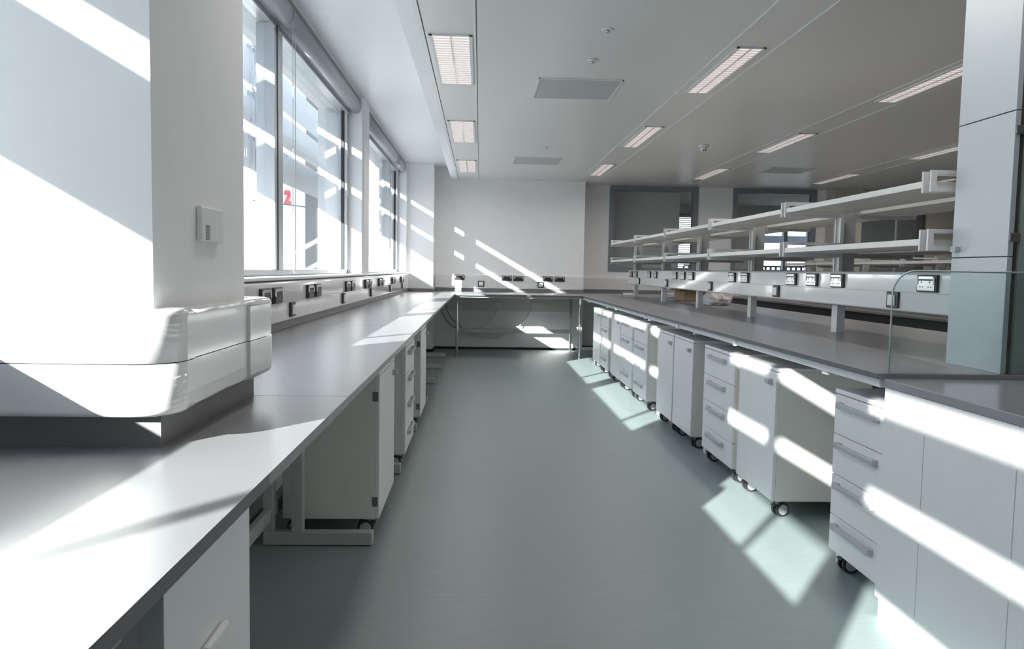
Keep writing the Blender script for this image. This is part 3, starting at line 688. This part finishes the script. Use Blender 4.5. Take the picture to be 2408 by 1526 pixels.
MB().box(-0.395, -0.05, 0, 7.6, 0.482, 0.510).box(0.06, 0.4, 0, 7.6, 0.482, 0.510).build('shelf', 'shelf', t)
MB().box(-0.12, -0.05, 0, 7.6, 0.18, 0.36).build('trunking', 'frame', t)

# ================================================================ THINGS ON THE BENCH
# open cardboard box
t = tag(empty('cardboard_box', (2.74, 9.75, 0.90), 0.12), 'open brown cardboard box on the far right bench beneath the trunking', 'box')
m = MB(); w_, d_, h_, th = 0.42, 0.34, 0.15, 0.004
m.box(-w_ / 2, w_ / 2, -d_ / 2, d_ / 2, 0, th).box(-w_ / 2, w_ / 2, -d_ / 2, -d_ / 2 + th, 0, h_).box(-w_ / 2, w_ / 2, d_ / 2 - th, d_ / 2, 0, h_).box(-w_ / 2, -w_ / 2 + th, -d_ / 2, d_ / 2, 0, h_).box(w_ / 2 - th, w_ / 2, -d_ / 2, d_ / 2, 0, h_)
m.box(-0.03, 0.02, -d_ / 2 - 0.001, -d_ / 2, 0.07, h_, 'hole') if False else None
m.build('carton', 'card', t)
for (x0, x1, y, tilt) in ((-w_ / 2, w_ / 2, -d_ / 2, 1), (-w_ / 2, w_ / 2, d_ / 2, -1)):
    fl = MB().prism([(0, 0), (-tilt * 0.10, 0.03), (-tilt * 0.10, 0.034), (0, 0.004)], 'x', x0, x1).build('flap', 'card', t); fl.location = (0, y, h_)
fl = MB().prism([(0, 0), (-0.08, -0.02), (-0.08, -0.016), (0, 0.004)], 'y', -d_ / 2, d_ / 2).build('flap', 'card', t); fl.location = (-w_ / 2, 0, h_)
# plastic bag
bmx = bmesh.new(); bmesh.ops.create_icosphere(bmx, subdivisions=5, radius=1.0)
from mathutils import noise
for v in bmx.verts:
    p = v.co.copy(); a = math.atan2(p.y, p.x)
    f = 1 + 0.10 * math.sin(3 * a + 1.0) + 0.07 * math.sin(7 * a + 4 * p.z)
    n1 = noise.noise(p * 2.1 + Vector((3, 1, 2))); n2 = noise.noise(p * 6.0 + Vector((1, 7, 3))); n3 = abs(noise.noise(p * 9 + Vector((5, 2, 9))))
    s_ = f * (1 + 0.16 * n1 + 0.07 * n2 - 0.05 * n3)
    z = p.z * s_
    v.co = Vector((p.x * s_ * 0.145, p.y * s_ * 0.11, max(0.0, 0.052 + z * 0.07 + (0.03 * max(0, p.z) ** 3))))
for fc in bmx.faces: fc.smooth = True
t = tag(empty('plastic_bag', (2.60, 8.42, 0.901), -0.3), 'crumpled white plastic bag with faded red marks lying on the right bench', 'bag')
m = MB(); m.merge(bmx); m.build('bag_body', 'bag', t); t.scale = (1.12, 1.12, 1.15)
bk = MB().tube([(-0.02, -0.02, 0.13), (0.0, -0.03, 0.165), (0.03, -0.02, 0.17), (0.05, 0.0, 0.14), (0.04, 0.02, 0.12)], 0.007); bk.build('bag_handle', 'bag', t)
pm = MB()
pm.tube([(0.01, -0.112, 0.050), (0.03, -0.108, 0.057), (0.05, -0.101, 0.052), (0.065, -0.094, 0.062)], 0.006); pm.tube([(-0.045, -0.096, 0.082), (-0.028, -0.096, 0.087)], 0.007)
pm.build('printed_mark', 'print', t)
t = tag(empty('power_adapter', (2.24, 11.55, 0.90)), 'small white power adapter with a dark end at the far end of the right bench', 'adapter')
MB().box(-0.08, 0.055, -0.03, 0.03, 0, 0.035, bev=0.004).build('casing', 'plastic', t); MB().box(0.055, 0.08, -0.025, 0.025, 0, 0.033, bev=0.003).build('plug', 'castor', t)
b_ = bmesh.new(); bmesh.ops.create_icosphere(b_, subdivisions=2, radius=0.02)
for v in b_.verts: v.co = v.co * (1 + 0.3 * noise.noise(v.co * 90)); v.co.z = max(v.co.z * 0.7 + 0.012, 0)
m = MB(); m.merge(b_); o = m.build('paper_scrap', 'plastic'); o.location = (2.3, 10.3, 0.90); tag(o, 'tiny crumpled white paper scrap on the right bench between two gantry posts', 'paper')
t = tag(empty('pen', (2.60, 10.55, 0.9045), 0.2), 'thin blue pen with a dark cap lying left of the cardboard box', 'pen')
MB().cyl((-0.07, 0, 0), (0.03, 0, 0), 0.0045, n=10).build('barrel', 'blue', t); MB().cyl((0.03, 0, 0), (0.08, 0, 0), 0.0055, n=10).build('cap', 'rubber', t)

# thermostat on the pier
t = tag(empty('room_sensor', (-0.62, 1.80, 1.30)), 'small white room sensor with a slotted vent fixed to the foreground pier', 'sensor')
MB().box(0.0, 0.013, -0.075, 0.070, 0.0, 0.078, bev=0.005, seg=3).build('casing', 'plastic', t)
m = MB()
for i in range(9): m.box(0.0125, 0.0137, -0.052, -0.026, 0.004 + i * 0.0038, 0.006 + i * 0.0038)
m.build('vent_slots', 'hinge', t)

# ================================================================ CEILING FITTINGS
def luminaire(x, y, w, label, group):
    t = tag(empty('recessed_light', (x, y, H)), label, 'ceiling light', group); L = 0.61; W = w / 2
    m = MB()
    for s in (-1, 1):
        m.box(s * W - 0.0, s * (W - 0.022), -L, L, -0.010, 0.0, bev=0.002); m.box(-W, W, s * L, s * (L - 0.012), -0.010, 0.0, bev=0.002)
    m.build('frame', 'lamp_frame', t)
    MB().box(-W + 0.022, W - 0.022, -L + 0.012, L - 0.012, -0.003, -0.001).build('reflector', 'lamp_back', t)
    m = MB().box(-0.004, 0.004, -L + 0.012, L - 0.012, -0.0095, -0.003)
    for i in range(1, 22): yy = -L + 0.012 + i * (2 * L - 0.024) / 22; m.box(-W + 0.022, W - 0.022, yy - 0.0015, yy + 0.0015, -0.0095, -0.003)
    m.build('louvre', 'lamp_louvre', t)
    ld = bpy.data.lights.new('lamp', 'AREA'); ld.shape = 'RECTANGLE'; ld.size = w - 0.06; ld.size_y = 1.15; ld.energy = LAMP_W; ld.color = (1.0, 0.93, 0.88); ld.spread = math.radians(165)
    lo = bpy.data.objects.new('lamp', ld); COL.objects.link(lo); lo.parent = t; lo.location = (0, 0, -0.012)
    return t
LAMP_W = 2.6
rows = [(-0.195, 0.26, [(2.66, 'unseen'), (5.30, 'nearest'), (7.96, 'middle'), (10.57, 'farthest')], 'row beside the window-side ceiling band'),
        (1.636, 0.185, [(2.75, 'unseen'), (5.37, 'nearest'), (8.0, 'middle'), (10.62, 'farthest')], 'second row, above the right pedestals'),
        (3.185, 0.185, [(2.87, 'unseen'), (5.50, 'nearest'), (8.15, 'middle'), (10.77, 'farthest')], 'third row, above the shelf gantry'),
        (5.06, 0.185, [(5.75, 'hidden'), (8.37, 'nearest'), (11.0, 'farthest')], 'fourth row from the windows'),
        (6.60, 0.185, [(8.6, 'hidden'), (11.2, 'farthest')], 'fifth row from the windows')]
for x, w_, ys, rn in rows:
    for y, on in ys:
        lb = '%s recessed louvred light of the %s' % (on, rn)
        if on in ('unseen', 'hidden'): lb = 'recessed louvred light above and behind the camera, %s' % rn if on == 'unseen' else 'recessed louvred light hidden by the tall cupboard, %s' % rn
        luminaire(x, y, w_, lb, 'recessed ceiling lights')
def vent(x0, x1, y0, y1, label):
    t = tag(empty('ceiling_vent', ((x0 + x1) / 2, (y0 + y1) / 2, H)), label, 'ceiling vent', 'square perforated ceiling vents'); W, L = (x1 - x0) / 2, (y1 - y0) / 2
    m = MB()
    for s in (-1, 1): m.box(s * W, s * (W - 0.012), -L, L, -0.007, 0, bev=0.001); m.box(-W, W, s * L, s * (L - 0.012), -0.007, 0, bev=0.001)
    m.build('frame', 'lamp_frame', t); MB().box(-W + 0.012, W - 0.012, -L + 0.012, L - 0.012, -0.004, -0.001).build('panel', 'vent', t)
vent(0.40, 1.02, 5.66, 6.30, 'nearer square perforated vent between the first two rows of lights')
vent(0.40, 1.00, 9.58, 10.2, 'farther square perforated vent between the first two rows of lights')
vent(3.75, 4.35, 9.95, 10.5, 'dark square vent beyond the third row of lights')
def rosette(x, y, r, name, label, cat, group=None, deep=0.012):
    t = tag(empty(name, (x, y, H)), label, cat, group)
    MB().cyl((0, 0, 0), (0, 0, -deep), r, n=28, r1=r * 0.85).build('base', 'plastic', t)
    MB().cyl((0, 0, -deep), (0, 0, -deep - 0.012), r * 0.35, n=16).build('nozzle', 'steel', t)
for x, y, q in ((4.6, 15.4, 'left'), (7.2, 15.4, 'right')):  # unseen lamps, added to brighten the far room
    H_ = H; H = 2.75; luminaire(x, y, 0.26, '%s added ceiling fill light of the room behind the glazed openings' % q, 'added fill lights of the far room'); H = H_
rosette(0.715, 5.15, 0.035, 'sprinkler', 'ceiling sprinkler just in front of the nearer square vent', 'sprinkler', 'ceiling sprinklers')
rosette(0.71, 4.51, 0.035, 'sprinkler', 'ceiling sprinkler nearest the camera', 'sprinkler', 'ceiling sprinklers', 0.005)
rosette(0.726, 8.8, 0.03, 'sprinkler', 'ceiling sprinkler between the two square vents', 'sprinkler', 'ceiling sprinklers', 0.006)
t = tag(empty('smoke_detector', (2.40, 8.40, H)), 'white domed smoke detector between the second and third rows of lights', 'smoke detector')
MB().cyl((0, 0, 0), (0, 0, -0.02), 0.055, n=28).build('base', 'plastic', t)
MB().cyl((0, 0, -0.02), (0, 0, -0.065), 0.045, n=28, r1=0.026).build('dome', 'plastic', t)
MB().cyl((-0.012, -0.028, -0.055), (-0.012, -0.036, -0.06), 0.006, n=10).cyl((0.012, -0.028, -0.055), (0.012, -0.036, -0.06), 0.006, n=10).build('sensor_eye', 'hole', t)
